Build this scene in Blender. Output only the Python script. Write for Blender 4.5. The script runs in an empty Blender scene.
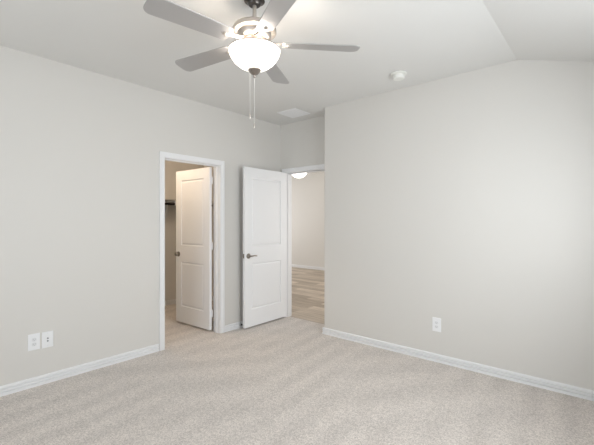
import bpy, bmesh, math, random
from mathutils import Vector, Matrix
random.seed(7)
C = bpy.context.scene.collection
S = bpy.context.scene

# ------------------------------------------------------------------ camera, light, exposure
THETA = math.atan(315/367.0)
cd = bpy.data.cameras.new('camera'); cam = bpy.data.objects.new('camera', cd); C.objects.link(cam)
cam.location = (0, 0, 1.37); cam.rotation_euler = (math.pi/2, 0, THETA)
cd.sensor_width = 36; cd.lens = 36*367/594.0; cd.shift_y = -1.5/594; cd.clip_start = 0.02
S.camera = cam
S.view_settings.view_transform = 'Standard'; S.view_settings.look = 'None'
S.view_settings.gamma = 1; S.view_settings.use_curve_mapping = False
S.view_settings.exposure = -0.38

w = bpy.data.worlds.new('sky'); S.world = w; w.use_nodes = True
wn = w.node_tree.nodes; bg = wn['Background']
bg.inputs[0].default_value = (0.80, 0.90, 1.0, 1); bg.inputs[1].default_value = 2.0

def area(name, loc, rot, sx, sy, power, color=(1, 1, 1)):
    l = bpy.data.lights.new(name, 'AREA'); l.shape = 'RECTANGLE'; l.size = sx; l.size_y = sy
    l.energy = power; l.color = color
    o = bpy.data.objects.new(name, l); C.objects.link(o); o.location = loc; o.rotation_euler = rot
    return o
PI = math.pi
DAY = (0.93, 0.97, 1.0)
# daylight entering by the bedroom windows (right wall and the wall behind the camera), then two added fill lamps beyond the entry
area('daylight_right_window', (0.75, 1.8, 1.52), (0, PI/2, 0), 1.5, 2.2, 128, DAY)
area('daylight_back_window', (-1.6, -1.75, 1.25), (PI/2, 0, 0), 1.9, 1.45, 56, DAY)
area('living_fill_left', (-8.95, 6.3, 1.5), (0, -PI/2, 0), 1.5, 2.4, 70, (0.97, 0.98, 1.0))  # added lamp to brighten the living space; this wall has no window
area('living_fill_right', (-2.05, 6.4, 1.4), (0, PI/2, 0), 1.8, 2.2, 62, (1.0, 0.98, 0.96))  # second added lamp, lifts the open entry door and jamb; solid wall behind

# ------------------------------------------------------------------ materials
def mat(name, color, rough=0.6, metal=0.0, spec=0.5, bump=None, emis=None, coat=0):
    m = bpy.data.materials.new(name); m.use_nodes = True
    nt = m.node_tree; b = nt.nodes['Principled BSDF']
    b.inputs['Base Color'].default_value = (*color, 1); b.inputs['Roughness'].default_value = rough
    b.inputs['Metallic'].default_value = metal; b.inputs['Specular IOR Level'].default_value = spec
    if coat: b.inputs['Coat Weight'].default_value = coat
    if emis:
        b.inputs['Emission Color'].default_value = (*emis[0], 1); b.inputs['Emission Strength'].default_value = emis[1]
    if bump:
        sc, st, di = bump
        tc = nt.nodes.new('ShaderNodeTexCoord'); n = nt.nodes.new('ShaderNodeTexNoise')
        n.inputs['Scale'].default_value = sc; n.inputs['Detail'].default_value = 3
        bp = nt.nodes.new('ShaderNodeBump'); bp.inputs['Strength'].default_value = st; bp.inputs['Distance'].default_value = di
        nt.links.new(tc.outputs['Object'], n.inputs['Vector']); nt.links.new(n.outputs[0], bp.inputs['Height'])
        nt.links.new(bp.outputs[0], b.inputs['Normal'])
    return m

M_wall = mat('greige_wall_paint', (0.725, 0.705, 0.67), 0.55, bump=(160, 0.10, 0.002))
M_ceil = mat('ceiling_paint', (0.77, 0.765, 0.745), 0.8, bump=(120, 0.12, 0.002))
M_white = mat('white_trim_paint', (0.88, 0.88, 0.885), 0.4)
M_plastic = mat('white_plastic', (0.90, 0.905, 0.915), 0.35)
M_ivory = mat('smoke_detector_plastic', (0.86, 0.86, 0.82), 0.4)
M_slot = mat('dark_slot', (0.03, 0.03, 0.03), 0.6)
M_grey = mat('vent_backing_paint', (0.74, 0.74, 0.72), 0.6)
M_nickel = mat('brushed_nickel', (0.58, 0.54, 0.50), 0.42, 1.0, bump=(300, 0.05, 0.0005))
M_lever2 = mat('finial_nickel', (0.36, 0.32, 0.29), 0.3, 1.0)
M_nickel_dark = mat('dark_nickel', (0.10, 0.09, 0.085), 0.3, 1.0)
M_copper = mat('warm_nickel', (0.62, 0.46, 0.38), 0.3, 1.0)
M_blade = mat('silver_blade_finish', (0.50, 0.49, 0.485), 0.40, 0.45, bump=(90, 0.04, 0.0005))
M_bronze = mat('dark_bronze_rod', (0.025, 0.02, 0.018), 0.4, 0.6)
M_shelf = mat('shelf_melamine', (0.55, 0.53, 0.50), 0.6)
M_chain = mat('pull_chain_metal', (0.75, 0.74, 0.72), 0.35, 0.6)
M_glassbowl = mat('lit_frosted_glass', (0.95, 0.93, 0.9), 0.3, emis=((1.0, 0.93, 0.83), 2.6))
M_hallbowl = mat('lit_hall_glass', (0.95, 0.95, 0.93), 0.3, emis=((1.0, 0.97, 0.92), 5.0))

def pane_mat():
    m = bpy.data.materials.new('window_glass'); m.use_nodes = True; nt = m.node_tree
    out = nt.nodes['Material Output']; nt.nodes.remove(nt.nodes['Principled BSDF'])
    t = nt.nodes.new('ShaderNodeBsdfTransparent'); g = nt.nodes.new('ShaderNodeBsdfGlossy'); g.inputs['Roughness'].default_value = 0.02
    mx = nt.nodes.new('ShaderNodeMixShader'); mx.inputs[0].default_value = 0.06
    nt.links.new(t.outputs[0], mx.inputs[1]); nt.links.new(g.outputs[0], mx.inputs[2]); nt.links.new(mx.outputs[0], out.inputs[0])
    return m
M_pane = pane_mat()

def carpet_mat():
    m = bpy.data.materials.new('greige_carpet'); m.use_nodes = True; nt = m.node_tree; N = nt.nodes.new; L = nt.links.new
    b = nt.nodes['Principled BSDF']; b.inputs['Roughness'].default_value = 0.95; b.inputs['Specular IOR Level'].default_value = 0.1
    b.inputs['Sheen Weight'].default_value = 0.25
    tc = N('ShaderNodeTexCoord')
    n1 = N('ShaderNodeTexNoise'); n1.inputs['Scale'].default_value = 120; n1.inputs['Detail'].default_value = 4; n1.inputs['Roughness'].default_value = 0.75
    L(tc.outputs['Object'], n1.inputs['Vector'])
    r1 = N('ShaderNodeValToRGB'); e = r1.color_ramp.elements
    e[0].position = 0.37; e[0].color = (0.45, 0.40, 0.36, 1); e[1].position = 0.63; e[1].color = (0.86, 0.79, 0.73, 1)
    L(n1.outputs[0], r1.inputs[0])
    # vacuum strokes: bands where the pile was brushed the other way, fanning out from the doorways
    mp = N('ShaderNodeMapping'); mp.inputs['Rotation'].default_value = (0, 0, math.radians(-4)); L(tc.outputs['Object'], mp.inputs['Vector'])
    dn = N('ShaderNodeTexNoise'); dn.inputs['Scale'].default_value = 0.9; dn.inputs['Detail'].default_value = 2; L(tc.outputs['Object'], dn.inputs['Vector'])
    wv = N('ShaderNodeTexWave'); wv.wave_type = 'BANDS'; wv.bands_direction = 'X'; wv.wave_profile = 'SIN'
    wv.inputs['Scale'].default_value = 1.3; wv.inputs['Distortion'].default_value = 1.6; wv.inputs['Detail'].default_value = 1.5; wv.inputs['Detail Scale'].default_value = 0.7
    L(mp.outputs[0], wv.inputs['Vector'])
    mp2 = N('ShaderNodeMapping'); mp2.inputs['Rotation'].default_value = (0, 0, math.radians(38)); L(tc.outputs['Object'], mp2.inputs['Vector'])
    wv2 = N('ShaderNodeTexWave'); wv2.wave_type = 'BANDS'; wv2.bands_direction = 'X'; wv2.wave_profile = 'SIN'
    wv2.inputs['Scale'].default_value = 0.7; wv2.inputs['Distortion'].default_value = 1.6; wv2.inputs['Detail'].default_value = 1
    L(mp2.outputs[0], wv2.inputs['Vector'])
    mixw = N('ShaderNodeMix'); mixw.data_type = 'FLOAT'
    rs = N('ShaderNodeValToRGB'); rs.color_ramp.elements[0].position = 0.42; rs.color_ramp.elements[1].position = 0.62; L(dn.outputs[0], rs.inputs[0])
    L(rs.outputs[0], mixw.inputs[0]); L(wv.outputs[1], mixw.inputs[2]); L(wv2.outputs[1], mixw.inputs[3])
    mr = N('ShaderNodeMapRange'); mr.inputs['To Min'].default_value = 0.94; mr.inputs['To Max'].default_value = 1.06; L(mixw.outputs[0], mr.inputs['Value'])
    n3 = N('ShaderNodeTexNoise'); n3.inputs['Scale'].default_value = 22; n3.inputs['Detail'].default_value = 2; L(tc.outputs['Object'], n3.inputs['Vector'])
    mr3 = N('ShaderNodeMapRange'); mr3.inputs['From Min'].default_value = 0.3; mr3.inputs['From Max'].default_value = 0.7
    mr3.inputs['To Min'].default_value = 0.96; mr3.inputs['To Max'].default_value = 1.04; L(n3.outputs[0], mr3.inputs['Value'])
    mu = N('ShaderNodeMath'); mu.operation = 'MULTIPLY'; L(mr.outputs[0], mu.inputs[0]); L(mr3.outputs[0], mu.inputs[1])
    vm = N('ShaderNodeVectorMath'); vm.operation = 'SCALE'; L(r1.outputs[0], vm.inputs[0]); L(mu.outputs[0], vm.inputs['Scale'])
    L(vm.outputs[0], b.inputs['Base Color'])
    bp = N('ShaderNodeBump'); bp.inputs['Strength'].default_value = 0.6; bp.inputs['Distance'].default_value = 0.008
    L(n1.outputs[0], bp.inputs['Height']); L(bp.outputs[0], b.inputs['Normal'])
    return m
M_carpet = carpet_mat()

def wood_mat():
    m = bpy.data.materials.new('vinyl_plank_floor'); m.use_nodes = True; nt = m.node_tree; N = nt.nodes.new; L = nt.links.new
    b = nt.nodes['Principled BSDF']; b.inputs['Roughness'].default_value = 0.45
    tc = N('ShaderNodeTexCoord'); br = N('ShaderNodeTexBrick')
    br.inputs['Scale'].default_value = 1; br.inputs['Brick Width'].default_value = 1.22; br.inputs['Row Height'].default_value = 0.18
    br.inputs['Mortar Size'].default_value = 0.003; br.inputs['Color1'].default_value = (0, 0, 0, 1); br.inputs['Color2'].default_value = (1, 1, 1, 1)
    br.inputs['Mortar'].default_value = (0.1, 0.1, 0.1, 1); br.offset = 0.37
    L(tc.outputs['Object'], br.inputs['Vector'])
    mp = N('ShaderNodeMapping'); mp.inputs['Scale'].default_value = (1.5, 16, 1); L(tc.outputs['Object'], mp.inputs['Vector'])
    gn = N('ShaderNodeTexNoise'); gn.inputs['Scale'].default_value = 1.6; gn.inputs['Detail'].default_value = 5; L(mp.outputs[0], gn.inputs['Vector'])
    ad = N('ShaderNodeMath'); ad.operation = 'MULTIPLY_ADD'; ad.inputs[1].default_value = 0.45; L(br.outputs[0], ad.inputs[0]); 
    ml = N('ShaderNodeMath'); ml.operation = 'MULTIPLY'; ml.inputs[1].default_value = 0.75; L(gn.outputs[0], ml.inputs[0]); L(ml.outputs[0], ad.inputs[2])
    r = N('ShaderNodeValToRGB'); e = r.color_ramp.elements
    e[0].position = 0.25; e[0].color = (0.24, 0.18, 0.125, 1); e[1].position = 0.8; e[1].color = (0.66, 0.56, 0.455, 1)
    L(ad.outputs[0], r.inputs[0])
    L(r.outputs[0], b.inputs['Base Color'])
    return m
M_wood = wood_mat()

# ------------------------------------------------------------------ helpers
def link(name, bm, m, parent=None, smooth=False, bevel=0, seg=2, ang=40):
    bmesh.ops.recalc_face_normals(bm, faces=bm.faces)
    me = bpy.data.meshes.new(name); bm.to_mesh(me); bm.free(); me.materials.append(m)
    o = bpy.data.objects.new(name, me); C.objects.link(o)
    if smooth:
        for p in me.polygons: p.use_smooth = True
        try: me.set_sharp_from_angle(angle=math.radians(ang))
        except Exception: pass
    if bevel:
        md = o.modifiers.new('bevel', 'BEVEL'); md.width = bevel; md.segments = seg; md.limit_method = 'ANGLE'; md.angle_limit = math.radians(40)
    if parent: o.parent = parent
    return o
def box(bm, x0, x1, y0, y1, z0, z1, mx=None):
    v = [bm.verts.new((x, y, z)) for x in (x0, x1) for y in (y0, y1) for z in (z0, z1)]
    for f in ((0, 1, 3, 2), (4, 6, 7, 5), (0, 4, 5, 1), (2, 3, 7, 6), (0, 2, 6, 4), (1, 5, 7, 3)):
        bm.faces.new([v[i] for i in f])
    if mx: bmesh.ops.transform(bm, matrix=mx, verts=v)
    return v
def prism(bm, pts, axis, a, b):
    """extrude a 2-D outline along an axis ('x','y','z') from a to b"""
    def P(p, t):
        if axis == 'x': return (t, p[0], p[1])
        if axis == 'y': return (p[0], t, p[1])
        return (p[0], p[1], t)
    va = [bm.verts.new(P(p, a)) for p in pts]; vb = [bm.verts.new(P(p, b)) for p in pts]; n = len(pts)
    bm.faces.new(va); bm.faces.new(vb[::-1])
    for i in range(n): bm.faces.new((va[i], vb[i], vb[(i+1) % n], va[(i+1) % n]))
    return va+vb
def lathe(bm, prof, seg=40, center=(0, 0), mx=None):
    """prof: list of (r, z)"""
    rings = []; allv = []
    for r, z in prof:
        if r < 1e-6: ring = [bm.verts.new((center[0], center[1], z))]
        else: ring = [bm.verts.new((center[0]+r*math.cos(2*PI*i/seg), center[1]+r*math.sin(2*PI*i/seg), z)) for i in range(seg)]
        rings.append(ring); allv += ring
    for A, B in zip(rings, rings[1:]):
        for i in range(seg):
            j = (i+1) % seg
            if len(A) == 1 and len(B) == 1: continue
            if len(A) == 1: bm.faces.new((A[0], B[j], B[i]))
            elif len(B) == 1: bm.faces.new((A[i], A[j], B[0]))
            else: bm.faces.new((A[i], A[j], B[j], B[i]))
    if mx: bmesh.ops.transform(bm, matrix=mx, verts=allv)
    return allv
def tube(bm, path, r, seg=10):
    path = [Vector(p) for p in path]; rings = []
    for i, p in enumerate(path):
        t = (path[min(i+1, len(path)-1)]-path[max(i-1, 0)]).normalized()
        up = Vector((0, 0, 1)) if abs(t.z) < 0.9 else Vector((1, 0, 0))
        u = t.cross(up).normalized(); v = t.cross(u).normalized()
        rr = r[i] if isinstance(r, (list, tuple)) else r
        rings.append([bm.verts.new(p+u*rr*math.cos(2*PI*k/seg)+v*rr*math.sin(2*PI*k/seg)) for k in range(seg)])
    for A, B in zip(rings, rings[1:]):
        for k in range(seg): bm.faces.new((A[k], A[(k+1) % seg], B[(k+1) % seg], B[k]))
    bm.faces.new(rings[0][::-1]); bm.faces.new(rings[-1])
def struct(o): o['kind'] = 'structure'; return o
def thing(name, label, cat, loc=(0, 0, 0), rotz=0, group=None):
    o = bpy.data.objects.new(name, None); C.objects.link(o); o.empty_display_size = 0.1
    o.location = loc; o.rotation_euler = (0, 0, rotz); o['label'] = label; o['category'] = cat
    if group: o['group'] = group
    return o
def tag(o, label, cat, group=None):
    o['label'] = label; o['category'] = cat
    if group: o['group'] = group
    return o

# ------------------------------------------------------------------ room shell
LX = -3.615; FY = 3.583; RY = 3.848; CX = -2.648; H = 2.74; T = 0.115
RX = 0.35; BY = -1.5; CRX = -0.612; SL = 0.318          # right wall, back wall, crease, slope of the vault
CO0, CO1, DH = 2.033, 2.785, 2.057                       # closet opening
EO0, EO1 = -3.525, -2.655                                # entry opening
ZR = H-SL*(RX-CRX)

bm = bmesh.new(); prism(bm, [(-5.6, BY-0.15), (0.6, BY-0.15), (0.6, 3.915), (-5.6, 3.915)], 'z', -0.12, 0.005)
struct(link('floor', bm, M_carpet))
bm = bmesh.new(); box(bm, -9.2, -1.8, 3.915, 8.5, -0.12, -0.006)
struct(link('floor_hall', bm, M_wood))

# left wall with the closet opening
bm = bmesh.new(); prism(bm, [(BY, 0), (CO0, 0), (CO0, DH), (CO1, DH), (CO1, 0), (RY, 0), (RY, H), (BY, H)], 'x', LX-T, LX)
struct(link('wall_left', bm, M_wall))
# recess wall with the entry opening
bm = bmesh.new(); prism(bm, [(-9.0, 0), (EO0, 0), (EO0, DH+0.005), (EO1, DH+0.005), (EO1, 0), (-2.2, 0), (-2.2, H), (-9.0, H)], 'y', RY, RY+T)
struct(link('wall_entry', bm, M_wall))
# far wall: thick end with a rounded outer corner at the recess
arc = [(CX+0.02-0.02*math.cos(a), FY+0.02-0.02*math.sin(a)) for a in [PI/2*k/6 for k in range(7)]]
bm = bmesh.new(); prism(bm, arc+[(CRX, FY), (CRX, RY), (CX, RY)], 'z', 0, H)
o = struct(link('wall_far', bm, M_wall, smooth=True, ang=35))
bm = bmesh.new(); prism(bm, [(CRX, 0), (RX+T, 0), (RX+T, H-SL*(RX+T-CRX)), (CRX, H)], 'y', FY, RY)
o2 = struct(link('wall_far_vault', bm, M_wall)); o2.name = 'wall_far.001'
# ceiling
bm = bmesh.new(); prism(bm, [(-9.2, H), (CRX, H), (CRX, H+0.12), (-9.2, H+0.12)], 'y', BY-0.15, 8.5)
struct(link('ceiling', bm, M_ceil))
bm = bmesh.new(); prism(bm, [(CRX, H), (0.6, H-SL*(0.6-CRX)), (0.6, H+0.12), (CRX, H+0.12)], 'y', BY-0.15, RY)
struct(link('ceiling', bm, M_ceil))

def wall_with_window(name, axis, a, b, s0, s1, top, w0, w1, z0, z1):
    bm = bmesh.new()
    def q(u0, u1, v0, v1):
        if axis == 'x': box(bm, a, b, u0, u1, v0, v1)
        else: box(bm, u0, u1, a, b, v0, v1)
    q(s0, w0, 0, top); q(w1, s1, 0, top); q(w0, w1, 0, z0); q(w0, w1, z1, top)
    return struct(link(name, bm, M_wall))
wall_with_window('wall_right', 'x', RX, RX+T, BY, FY, ZR-0.035, 1.0, 2.8, 0.90, 2.06)
wall_with_window('wall_back', 'y', BY-T, BY, LX-T, CRX, H, -2.6, -0.7, 0.75, 2.25)
bm = bmesh.new(); prism(bm, [(CRX, 0), (RX+T, 0), (RX+T, H-SL*(RX+T-CRX)), (CRX, H)], 'y', BY-T, BY)
o = struct(link('wall_back', bm, M_wall))

def window(name, axis, pos, u0, u1, z0, z1):
    bm = bmesh.new(); fw = 0.045
    def q(b, a0, a1, c0, c1, d0, d1):
        if axis == 'x': box(b, pos+d0, pos+d1, a0, a1, c0, c1)
        else: box(b, a0, a1, pos+d0, pos+d1, c0, c1)
    q(bm, u0, u0+fw, z0, z1, 0, .05); q(bm, u1-fw, u1, z0, z1, 0, .05)
    q(bm, u0+fw, u1-fw, z0, z0+fw, 0, .05); q(bm, u0+fw, u1-fw, z1-fw, z1, 0, .05)
    um = (u0+u1)/2; q(bm, um-.03, um+.03, z0+fw, z1-fw, 0, .05)
    zm = (z0+z1)/2; q(bm, u0+fw, um-.03, zm-.02, zm+.02, 0.005, .045); q(bm, um+.03, u1-fw, zm-.02, zm+.02, 0.005, .045)
    fr = struct(link(name, bm, M_white))
    pb = bmesh.new(); q(pb, u0+fw, um-.03, z0+fw, z1-fw, .022, .026); q(pb, um+.03, u1-fw, z0+fw, z1-fw, .022, .026)
    link('pane', pb, M_pane, fr)
window('window_1', 'x', RX+0.04, 1.0, 2.8, 0.90, 2.06)
window('window_2', 'y', BY-0.09, -2.6, -0.7, 0.75, 2.25)

# closet shell (the room wall is its front, the entry wall its right side)
KX = -5.47; KY0 = 1.55
bm = bmesh.new(); box(bm, KX-T, KX, KY0-T, RY, 0, H); struct(link('wall_closet_back', bm, M_wall))
bm = bmesh.new(); box(bm, KX, LX-T, KY0-T, KY0, 0, H); struct(link('wall_closet_side', bm, M_wall))
# living space beyond the entry
bm = bmesh.new(); box(bm, -9.2, -1.8, 8.25, 8.4, -0.01, H); struct(link('wall_hall_far', bm, M_wall))
bm = bmesh.new(); box(bm, -9.2, -9.0, RY, 8.25, -0.01, H); struct(link('wall_hall_left', bm, M_wall))
bm = bmesh.new(); box(bm, -2.0, -1.85, RY+T, 8.25, -0.01, H); struct(link('wall_hall_right', bm, M_wall))

# ------------------------------------------------------------------ baseboards and casings
BB = [(0, 0), (0.013, 0), (0.013, 0.029), (0.001, 0.030), (0.001, 0.037), (0.011, 0.038), (0.011, 0.053), (0.001, 0.054), (0.001, 0.060), (0.009, 0.061), (0.009, 0.076), (0.005, 0.082), (0, 0.083)]
def baseboard(name, axis, wall, sign, a, b, z=0):
    bm = bmesh.new()
    prism(bm, [(wall+sign*p[0], z+p[1]) for p in BB], 'y' if axis == 'y' else 'x', a, b)
    return struct(link(name, bm, M_white))
CW = 0.060
baseboard('baseboard_left', 'y', LX, 1, BY, CO0-CW+0.005)
baseboard('baseboard_left', 'y', LX, 1, CO1+CW-0.005, RY)
baseboard('baseboard_far', 'x', FY, -1, CX-0.0, RX)
baseboard('baseboard_far', 'y', CX, -1, FY-0.013, RY)
baseboard('baseboard_right', 'y', RX, -1, BY, FY-0.013)
baseboard('baseboard_back', 'x', BY, 1, LX+0.013, RX-0.013)
baseboard('baseboard_closet_back', 'y', KX, 1, KY0, RY)
baseboard('baseboard_closet_side', 'x', RY, -1, KX+0.013, LX-T)
baseboard('baseboard_hall', 'x', 8.25, -1, -9.0, -2.0, z=-0.006)

def casing(name, axis, face, sign, o0, o1, top, depth0, depth1):
    """door trim: jamb lining with a stop, and a mitred casing on the room side"""
    bm = bmesh.new()
    def q(u0, u1, d0, d1, z0, z1):
        if axis == 'x': box(bm, min(d0, d1), max(d0, d1), u0, u1, z0, z1)
        else: box(bm, u0, u1, min(d0, d1), max(d0, d1), z0, z1)
    j = 0.014
    q(o0, o0+j, depth0, depth1, 0, top-j); q(o1-j, o1, depth0, depth1, 0, top-j); q(o0, o1, depth0, depth1, top-j, top)
    for fc, sg in ((face, sign), (depth1 if abs(depth1-face) > abs(depth0-face) else depth0, -sign)):
        for (a, b, th) in ((0.005, CW-0.014, 0.013), (CW-0.014, CW, 0.018), (0.014, 0.024, 0.0165)):
            q(o0+j-b, o0+j-a, fc, fc+sg*th, 0, top-j+a)
            q(o1-j+a, o1-j+b, fc, fc+sg*th, 0, top-j+a)
            q(o0+j-b, o1-j+b, fc, fc+sg*th, top-j+a, top-j+b)
    return struct(link(name, bm, M_white))
casing('trim_1', 'x', LX, 1, CO0, CO1, DH, LX-T-0.002, LX+0.002)
casing('trim_2', 'y', RY, -1, EO0, EO1, DH+0.005, RY-0.002, RY+T+0.002)
# door stops inside the jambs
bm = bmesh.new(); xs = LX-T+0.037
box(bm, xs, xs+0.03, CO0+0.014, CO0+0.025, 0, DH-0.014); box(bm, xs, xs+0.03, CO1-0.025, CO1-0.014, 0, DH-0.014); box(bm, xs, xs+0.03, CO0+0.025, CO1-0.025, DH-0.025, DH-0.014)
struct(link('trim_3', bm, M_white))
bm = bmesh.new(); ys = RY+0.037
box(bm, EO0+0.014, EO0+0.025, ys, ys+0.03, 0, DH-0.014); box(bm, EO1-0.025, EO1-0.014, ys, ys+0.03, 0, DH-0.014); box(bm, EO0+0.025, EO1-0.025, ys, ys+0.03, DH-0.025, DH-0.014)
struct(link('trim_4', bm, M_white))

# ------------------------------------------------------------------ doors
def door_slab(W, Hd, Td):
    """two-panel moulded door, local x = width from hinge, y = thickness, z = height"""
    st = 0.118; xs = [0, st, W-st, W]; zs = [0, 0.215, 0.80, 1.02, Hd-0.128, Hd]
    bm = bmesh.new()
    g = {}
    for s, y in ((0, 0), (1, Td)):
        for i, x in enumerate(xs):
            for k, z in enumerate(zs): g[s, i, k] = bm.verts.new((x, y, z))
    panels = []
    for s in (0, 1):
        for i in range(3):
            for k in range(5):
                vs = [g[s, i, k], g[s, i+1, k], g[s, i+1, k+1], g[s, i, k+1]]
                if s: vs = vs[::-1]
                f = bm.faces.new(vs)
                if i == 1 and k in (1, 3): panels.append(f)
    nx, nz = len(xs), len(zs)
    for i in range(nx-1):
        bm.faces.new((g[0, i, 0], g[1, i, 0], g[1, i+1, 0], g[0, i+1, 0])); bm.faces.new((g[0, i, nz-1], g[0, i+1, nz-1], g[1, i+1, nz-1], g[1, i, nz-1]))
    for k in range(nz-1):
        bm.faces.new((g[0, 0, k], g[0, 0, k+1], g[1, 0, k+1], g[1, 0, k])); bm.faces.new((g[0, nx-1, k], g[1, nx-1, k], g[1, nx-1, k+1], g[0, nx-1, k+1]))
    bmesh.ops.recalc_face_normals(bm, faces=bm.faces)
    for th, dp in ((0.007, -0.010), (0.012, -0.001), (0.024, 0.008)):
        bmesh.ops.inset_individual(bm, faces=panels, thickness=th, depth=dp)
    return bm
def lever_handle(parent, x, z, Td, toward):
    """lever sets on both faces, spindle through the slab, latch plate on the edge"""
    for s in (0, 1):
        sg = -1 if s == 0 else 1; y0 = 0 if s == 0 else Td
        bm = bmesh.new()
        mx = Matrix.Translation((x, y0, z)) @ Matrix.Rotation(-sg*PI/2, 4, 'X')
        lathe(bm, [(0, 0), (0.033, 0), (0.033, 0.006), (0.029, 0.011), (0.014, 0.013), (0.011, 0.016), (0.011, 0.048), (0, 0.050)], 32, mx=mx)
        yy = y0+sg*0.044
        path = [(x, yy, z), (x+toward*0.02, yy+sg*0.003, z), (x+toward*0.05, yy+sg*0.002, z+0.003), (x+toward*0.085, yy-sg*0.002, z+0.002), (x+toward*0.115, yy-sg*0.007, z-0.004)]
        tube(bm, path, [0.010, 0.0095, 0.0085, 0.008, 0.0065], 12)
        o = link('door_handle', bm, M_lever, parent, smooth=True)
        o['label'] = 'brushed nickel lever handle'
def knob_handle(parent, x, z, Td):
    for s in (0, 1):
        sg = -1 if s == 0 else 1; y0 = 0 if s == 0 else Td
        bm = bmesh.new()
        mx = Matrix.Translation((x, y0, z)) @ Matrix.Rotation(-sg*PI/2, 4, 'X')
        lathe(bm, [(0, 0), (0.033, 0), (0.033, 0.006), (0.028, 0.010), (0.012, 0.013), (0.010, 0.024), (0.018, 0.029), (0.024, 0.036), (0.025, 0.043), (0.021, 0.050), (0.011, 0.055), (0, 0.056)], 32, mx=mx)
        o = link('door_knob', bm, M_lever, parent, smooth=True)
        o['label'] = 'dark nickel door knob'
M_lever = mat('satin_nickel_lever', (0.30, 0.27, 0.24), 0.28, 1.0)

def make_door(name, hinge, ang, W, zb, kind, pin_y, Hd):
    Td = 0.035
    o = struct(link(name, door_slab(W, Hd, Td), M_white, bevel=0.0015, seg=1))
    o.location = (hinge[0], hinge[1], zb); o.rotation_euler = (0, 0, ang)
    if kind == 'lever': lever_handle(o, W-0.065, 0.90, Td, -1)
    else: knob_handle(o, W-0.062, 0.90, Td)
    bm = bmesh.new(); box(bm, W-0.0005, W+0.0015, 0.006, Td-0.006, 0.875, 0.93); box(bm, W, W+0.009, 0.011, Td-0.012, 0.893, 0.911)
    q = link('latch', bm, M_lever, o); q['label'] = 'nickel latch plate'
    for z in (0.20, 1.03, 1.84):
        bm = bmesh.new()
        lathe(bm, [(0, z-0.047), (0.0035, z-0.047), (0.0062, z-0.044), (0.0062, z+0.044), (0.0035, z+0.047), (0, z+0.047)], 12, center=(-0.004, pin_y))
        box(bm, -0.002, 0.0, min(pin_y, Td/2), max(pin_y, Td/2), z-0.044, z+0.044)
        h = link('hinge', bm, M_white, o, smooth=True)
    return o
# closet door: hinged on the far jamb, swung into the closet
make_door('door_1', (-3.742, 2.748), math.radians(180+2.5), 0.705, 0.031, 'knob', -0.004, 2.0)
# entry door: hinged on the left jamb, swung back into the room against the left wall
make_door('door_2', (-3.522, 3.836), math.radians(-89.2), 0.79, 0.028, 'lever', -0.004, 2.022)

# ------------------------------------------------------------------ ceiling fan with light bowl
BULB = 2.6
FX, FYY = -1.685, 1.558
fan = thing('ceiling_fan', 'brushed nickel five-blade ceiling fan with lit frosted bowl and two pull chains', 'ceiling fan', (FX, FYY, H))
def zf(z): return z-H
bm = bmesh.new(); lathe(bm, [(0, 0), (0.062, 0), (0.064, -0.006), (0.050, -0.010), (0.042, -0.016), (0.040, -0.026), (0.034, -0.033), (0.0, -0.035)], 40)
q = link('canopy', bm, M_nickel_dark, fan, smooth=True); q['label'] = 'dark nickel ceiling canopy'
bm = bmesh.new(); lathe(bm, [(0, -0.030), (0.0125, -0.030), (0.0125, -0.165), (0.0, -0.165)], 24); link('downrod', bm, M_nickel, fan, smooth=True)
bm = bmesh.new(); lathe(bm, [(0, zf(2.600)), (0.022, zf(2.600)), (0.028, zf(2.588)), (0.070, zf(2.584)), (0.112, zf(2.578)), (0.130, zf(2.568)), (0.135, zf(2.556)), (0.135, zf(2.538)), (0.128, zf(2.534)), (0.106, zf(2.532)), (0.104, zf(2.510)), (0.094, zf(2.496)), (0.070, zf(2.488)), (0, zf(2.488))], 56)
link('motor_housing', bm, M_nickel, fan, smooth=True)
bm = bmesh.new(); lathe(bm, [(0, zf(2.489)), (0.078, zf(2.489)), (0.082, zf(2.482)), (0.078, zf(2.472)), (0.0, zf(2.472))], 48)
link('flywheel', bm, M_copper, fan, smooth=True)
# fitter: a stem, three spokes and the ring that carries the glass; three bulbs shine out of the open top
bm = bmesh.new(); lathe(bm, [(0, zf(2.473)), (0.048, zf(2.473)), (0.050, zf(2.455)), (0.040, zf(2.446)), (0.018, zf(2.440)), (0.0, zf(2.440))], 40)
for k in range(3):
    a = math.radians(20+120*k); tube(bm, [(0.03*math.cos(a), 0.03*math.sin(a), zf(2.450)), (0.157*math.cos(a), 0.157*math.sin(a), zf(2.430))], 0.004, 8)
lathe(bm, [(0.150, zf(2.429)), (0.158, zf(2.433)), (0.163, zf(2.429)), (0.162, zf(2.423)), (0.150, zf(2.429))], 56)
tube(bm, [(0, 0, zf(2.445)), (0, 0, zf(2.300))], 0.004, 8)
link('light_fitter', bm, M_nickel, fan, smooth=True)
prof = [(0.160, zf(2.425)), (0.157, zf(2.410)), (0.147, zf(2.388)), (0.126, zf(2.358)), (0.097, zf(2.334)), (0.062, zf(2.315)), (0.03, zf(2.307)), (0, zf(2.305))]
prof += [(0, zf(2.309)), (0.03, zf(2.311)), (0.060, zf(2.319)), (0.094, zf(2.338)), (0.122, zf(2.361)), (0.143, zf(2.390)), (0.153, zf(2.411)), (0.156, zf(2.425)), (0.160, zf(2.425))]
bm = bmesh.new(); lathe(bm, prof, 64); q = link('light_bowl', bm, M_glassbowl, fan, smooth=True); q['label'] = 'lit frosted glass bowl'
for k in range(3):
    a = math.radians(80+120*k)
    l = bpy.data.lights.new('fan_bulb', 'POINT'); l.energy = BULB; l.color = (1.0, 0.90, 0.80); l.shadow_soft_size = 0.025
    o = bpy.data.objects.new('fan_bulb', l); C.objects.link(o); o.location = (0.098*math.cos(a), 0.098*math.sin(a), zf(2.398)); o.parent = fan
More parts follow.
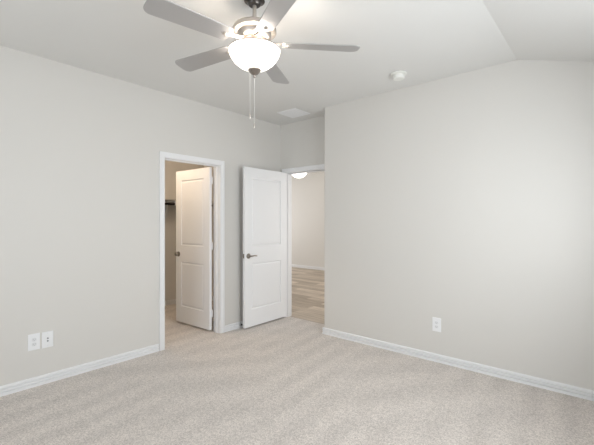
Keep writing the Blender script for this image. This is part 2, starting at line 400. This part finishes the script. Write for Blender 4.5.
bm = bmesh.new(); lathe(bm, [(0, zf(2.309)), (0.040, zf(2.311)), (0.041, zf(2.304)), (0.030, zf(2.292)), (0.022, zf(2.282)), (0.010, zf(2.276)), (0.009, zf(2.266)), (0.005, zf(2.260)), (0, zf(2.259))], 32)
link('finial', bm, M_lever2, fan, smooth=True)

def blade_bm(r0, r1, w0, w1, th=0.006):
    """rounded paddle in local x (radius), y (width)"""
    pts = []
    def corner(cx, cy, r, a0, a1, n=6):
        for i in range(n+1):
            a = math.radians(a0+(a1-a0)*i/n); pts.append((cx+r*math.cos(a), cy+r*math.sin(a)))
    rr = 0.045
    corner(r1-rr, w1/2-rr, rr, 90, 0); corner(r1-rr, -w1/2+rr, rr, 0, -90)
    corner(r0+0.025, -w0/2+0.025, 0.025, -90, -180); corner(r0+0.025, w0/2-0.025, 0.025, 180, 90)
    bm = bmesh.new(); prism(bm, pts, 'z', -th/2, th/2)
    return bm
blade0 = arm0 = None
ZB = zf(2.468)
for k in range(5):
    a = math.radians(46+72*k)
    R = Matrix.Translation((0, 0, ZB)) @ Matrix.Rotation(a, 4, 'Z')
    if blade0 is None:
        blade0 = link('blade', blade_bm(0.175, 0.662, 0.118, 0.142), M_blade, fan, bevel=0.0015, seg=1)
        bm = bmesh.new()
        # bracket: foot on the flywheel, a neck that drops, and a plate screwed on the blade
        pts = [(0.078, 0.020), (0.115, 0.012), (0.150, 0.012), (0.185, 0.030), (0.215, 0.034), (0.235, 0.022), (0.242, 0.0)]
        out = pts+[(x, -y) for x, y in pts[-2::-1]]
        vs = prism(bm, out, 'z', 0.004, 0.009)
        for v in vs:
            if v.co.x < 0.14: v.co.z += 0.012*(0.14-v.co.x)/0.06
        lathe(bm, [(0.013, -0.003), (0.012, -0.009), (0.007, -0.012), (0, -0.0125)], 16, center=(0.212, 0))
        for sx, sy in ((0.195, 0.018), (0.195, -0.018), (0.226, 0)):
            lathe(bm, [(0, 0.0105), (0.005, 0.0105), (0.006, 0.009)], 10, center=(sx, sy))
            lathe(bm, [(0.0055, -0.003), (0.0045, -0.0055), (0, -0.006)], 10, center=(sx, sy))
        arm0 = link('blade_arm', bm, M_nickel, blade0)
        b = blade0
    else:
        b = blade0.copy(); C.objects.link(b); ar = arm0.copy(); C.objects.link(ar); ar.parent = b
    b.parent = fan
    b.rotation_mode = 'XYZ'
    b.matrix_local = R @ Matrix.Rotation(math.radians(11), 4, 'X')
# pull chains hang on the far side of the fitter
for (ux, uy, zb) in ((-0.1366*0.96, 0.0870*0.96, 2.083), (-0.115*0.96, 0.1055*0.96, 2.018)):
    bm = bmesh.new(); zt = 2.432
    tube(bm, [(ux*0.93, uy*0.93, zf(zt)), (ux*1.07, uy*1.07, zf(zt)), (ux*1.09, uy*1.09, zf(zt-0.01)), (ux*1.09, uy*1.09, zf(zb))], 0.0016, 6)
    ch = link('pull_chain', bm, M_chain, fan, smooth=True)
    bm = bmesh.new(); lathe(bm, [(0, zf(zb+0.004)), (0.003, zf(zb)), (0.006, zf(zb-0.012)), (0.0065, zf(zb-0.026)), (0.003, zf(zb-0.034)), (0, zf(zb-0.035))], 14, center=(ux*1.09, uy*1.09))
    link('pull_fob', bm, M_nickel, ch, smooth=True)

# ------------------------------------------------------------------ ceiling fittings
sd = thing('smoke_detector', 'round white smoke detector on the ceiling near the far wall', 'smoke detector', (-1.503, 3.20, H))
bm = bmesh.new(); lathe(bm, [(0, 0), (0.068, 0), (0.073, -0.003), (0.073, -0.011), (0.066, -0.014), (0, -0.014)], 40); link('base', bm, M_ivory, sd, smooth=True)
bm = bmesh.new(); lathe(bm, [(0, -0.012), (0.046, -0.012), (0.046, -0.020), (0.052, -0.022), (0.053, -0.046), (0.046, -0.054), (0, -0.056)], 40); link('sensor_cover', bm, M_ivory, sd, smooth=True)

vt = thing('air_vent', 'square white louvred air vent in the ceiling by the recess', 'air vent', (-3.065, 3.505, H))
bm = bmesh.new(); hs = 0.150
for x0, x1, y0, y1 in ((-hs, hs, -hs, -hs+.025), (-hs, hs, hs-.025, hs), (-hs, -hs+.025, -hs+.025, hs-.025), (hs-.025, hs, -hs+.025, hs-.025)):
    box(bm, x0, x1, y0, y1, -0.007, 0)
link('frame', bm, M_plastic, vt, bevel=0.002, seg=1)
bm = bmesh.new(); box(bm, -hs+.025, hs-.025, -hs+.025, hs-.025, -0.003, 0); link('backing', bm, M_grey, vt)
bm = bmesh.new()
n = 13
for i in range(n):
    c = -hs+.025+(i+0.5)*(2*hs-.05)/n
    box(bm, -hs+.025, hs-.025, -0.0078, 0.0078, -0.0006, 0.0006, Matrix.Translation((0, c, -0.0048)) @ Matrix.Rotation(math.radians(-9), 4, 'X'))
link('louvre', bm, M_plastic, vt)

hl = thing('ceiling_light', 'lit white bowl ceiling light seen through the entry doorway', 'ceiling light', (-6.08, 7.16, H))
bm = bmesh.new(); lathe(bm, [(0, 0), (0.07, 0), (0.07, -0.02), (0.02, -0.03), (0.012, -0.035), (0.012, -0.12), (0.0, -0.12)], 32); link('stem', bm, M_nickel, hl, smooth=True)
bm = bmesh.new(); lathe(bm, [(0.0, -0.115), (0.19, -0.125), (0.205, -0.135), (0.200, -0.155), (0.165, -0.205), (0.11, -0.245), (0.05, -0.265), (0, -0.268)], 48); link('light_bowl', bm, M_hallbowl, hl, smooth=True)

# ------------------------------------------------------------------ wall plates
def plate(name, label, cat, loc, rotz, kind, group=None):
    """local x = across, y = out of the wall (negative), z up"""
    t = thing(name, label, cat, loc, rotz, group)
    bm = bmesh.new(); box(bm, -0.042, 0.042, -0.006, 0, -0.067, 0.067); link('cover_plate', bm, M_plastic, t, bevel=0.003, seg=2)
    if kind == 'duplex':
        for zc in (0.0195, -0.0195):
            bm = bmesh.new(); pts = [(0.017*math.cos(a) if abs(math.cos(a)) < 0.99 else 0.017*math.cos(a), max(-0.0135, min(0.0135, 0.017*math.sin(a)))) for a in [2*PI*i/28 for i in range(28)]]
            vs = prism(bm, [(p[0], p[1]+zc) for p in pts], 'y', -0.0085, -0.005)
            rc = link('receptacle', bm, M_plastic2, t)
            bm = bmesh.new(); box(bm, -0.0085, -0.0055, -0.0092, -0.0080, zc-0.002, zc+0.008); box(bm, 0.0055, 0.0085, -0.0092, -0.0080, zc-0.001, zc+0.007)
            lathe(bm, [(0.0028, 0.0), (0.0028, 0.0012), (0, 0.0012)], 12, mx=Matrix.Translation((0, -0.008, zc-0.0075)) @ Matrix.Rotation(PI/2, 4, 'X'))
            link('slots', bm, M_slot2, rc)
    else:
        for zc in (0.011, -0.011):
            bm = bmesh.new(); lathe(bm, [(0, 0), (0.0065, 0), (0.0065, 0.003), (0.0045, 0.003), (0.0045, 0.009), (0, 0.009)], 16, mx=Matrix.Translation((0, -0.006, zc)) @ Matrix.Rotation(PI/2, 4, 'X'))
            jk = link('jack', bm, M_jack, t, smooth=True); jk['label'] = 'grey coaxial jack'
    for zc in ((0,) if kind == 'duplex' else (0.048, -0.048)):
        bm = bmesh.new(); lathe(bm, [(0, 0), (0.003, 0), (0.0025, 0.0012), (0, 0.0014)], 12, mx=Matrix.Translation((0, -0.006, zc)) @ Matrix.Rotation(PI/2, 4, 'X')); link('screw', bm, M_plastic2, t)
    return t
M_plastic2 = mat('receptacle_plastic', (0.80, 0.81, 0.82), 0.4)
M_slot2 = mat('outlet_slot', (0.52, 0.52, 0.53), 0.6)
M_jack = mat('jack_metal', (0.35, 0.35, 0.36), 0.4, 0.7)
plate('wall_outlet', 'white duplex outlet plate low on the left wall, nearer the photo edge', 'outlet', (LX, 0.883, 0.374), PI/2, 'duplex')
plate('jack_plate', 'white wall plate with two small grey jacks, beside the left wall outlet', 'wall plate', (LX, 0.979, 0.371), PI/2, 'jack')
plate('wall_outlet', 'white duplex outlet plate alone low on the far wall', 'outlet', (-1.289, FY, 0.366), 0, 'duplex')

# ------------------------------------------------------------------ closet shelf and rod
cs = thing('closet_shelf', 'closet shelf with dark hanging rod along the closet back wall', 'closet shelf', (KX, 2.7, 1.69))
bm = bmesh.new(); box(bm, 0, 0.30, -1.13, 1.13, 0, 0.018); link('shelf_board', bm, M_shelf, cs, bevel=0.002, seg=1)
bm = bmesh.new(); box(bm, 0, 0.018, -1.13, 1.13, -0.07, 0); link('cleat', bm, M_shelf, cs)
bm = bmesh.new(); tube(bm, [(0.27, -1.12, -0.055), (0.27, 1.12, -0.055)], 0.017, 16); q = link('hanging_rod', bm, M_bronze, cs, smooth=True); q['label'] = 'dark bronze hanging rod'
for yy in (-0.7, 0.0, 0.42):
    bm = bmesh.new()
    prism(bm, [(0.018, -0.002), (0.29, -0.002), (0.29, -0.02), (0.30, -0.055), (0.27, -0.085), (0.255, -0.075), (0.275, -0.055), (0.262, -0.022), (0.05, -0.025), (0.03, -0.26), (0.018, -0.26)], 'y', yy-0.006, yy+0.006)
    link('bracket', bm, M_plastic, cs)

# ------------------------------------------------------------------ door stop behind the entry door
ds = thing('door_stop', 'small dark spring door stop on the left baseboard behind the entry door', 'door stop', (LX+0.0155, 3.10, 0.045), 0)
bm = bmesh.new(); lathe(bm, [(0, 0), (0.011, 0), (0.011, 0.006), (0.006, 0.010), (0.005, 0.055), (0, 0.055)], 16, mx=Matrix.Rotation(PI/2, 4, 'Y')); link('spring', bm, M_nickel_dark, ds, smooth=True)
bm = bmesh.new(); lathe(bm, [(0, 0.053), (0.009, 0.053), (0.010, 0.066), (0.006, 0.071), (0, 0.071)], 16, mx=Matrix.Rotation(PI/2, 4, 'Y')); link('rubber_tip', bm, M_slot, ds, smooth=True)

# closet bulb, out of the photo's sight above the door head
l = bpy.data.lights.new('closet_lamp', 'POINT'); l.energy = 27; l.color = (1.0, 0.80, 0.60); l.shadow_soft_size = 0.12
o = bpy.data.objects.new('closet_lamp', l); C.objects.link(o); o.location = (-4.3, 2.1, 2.55)
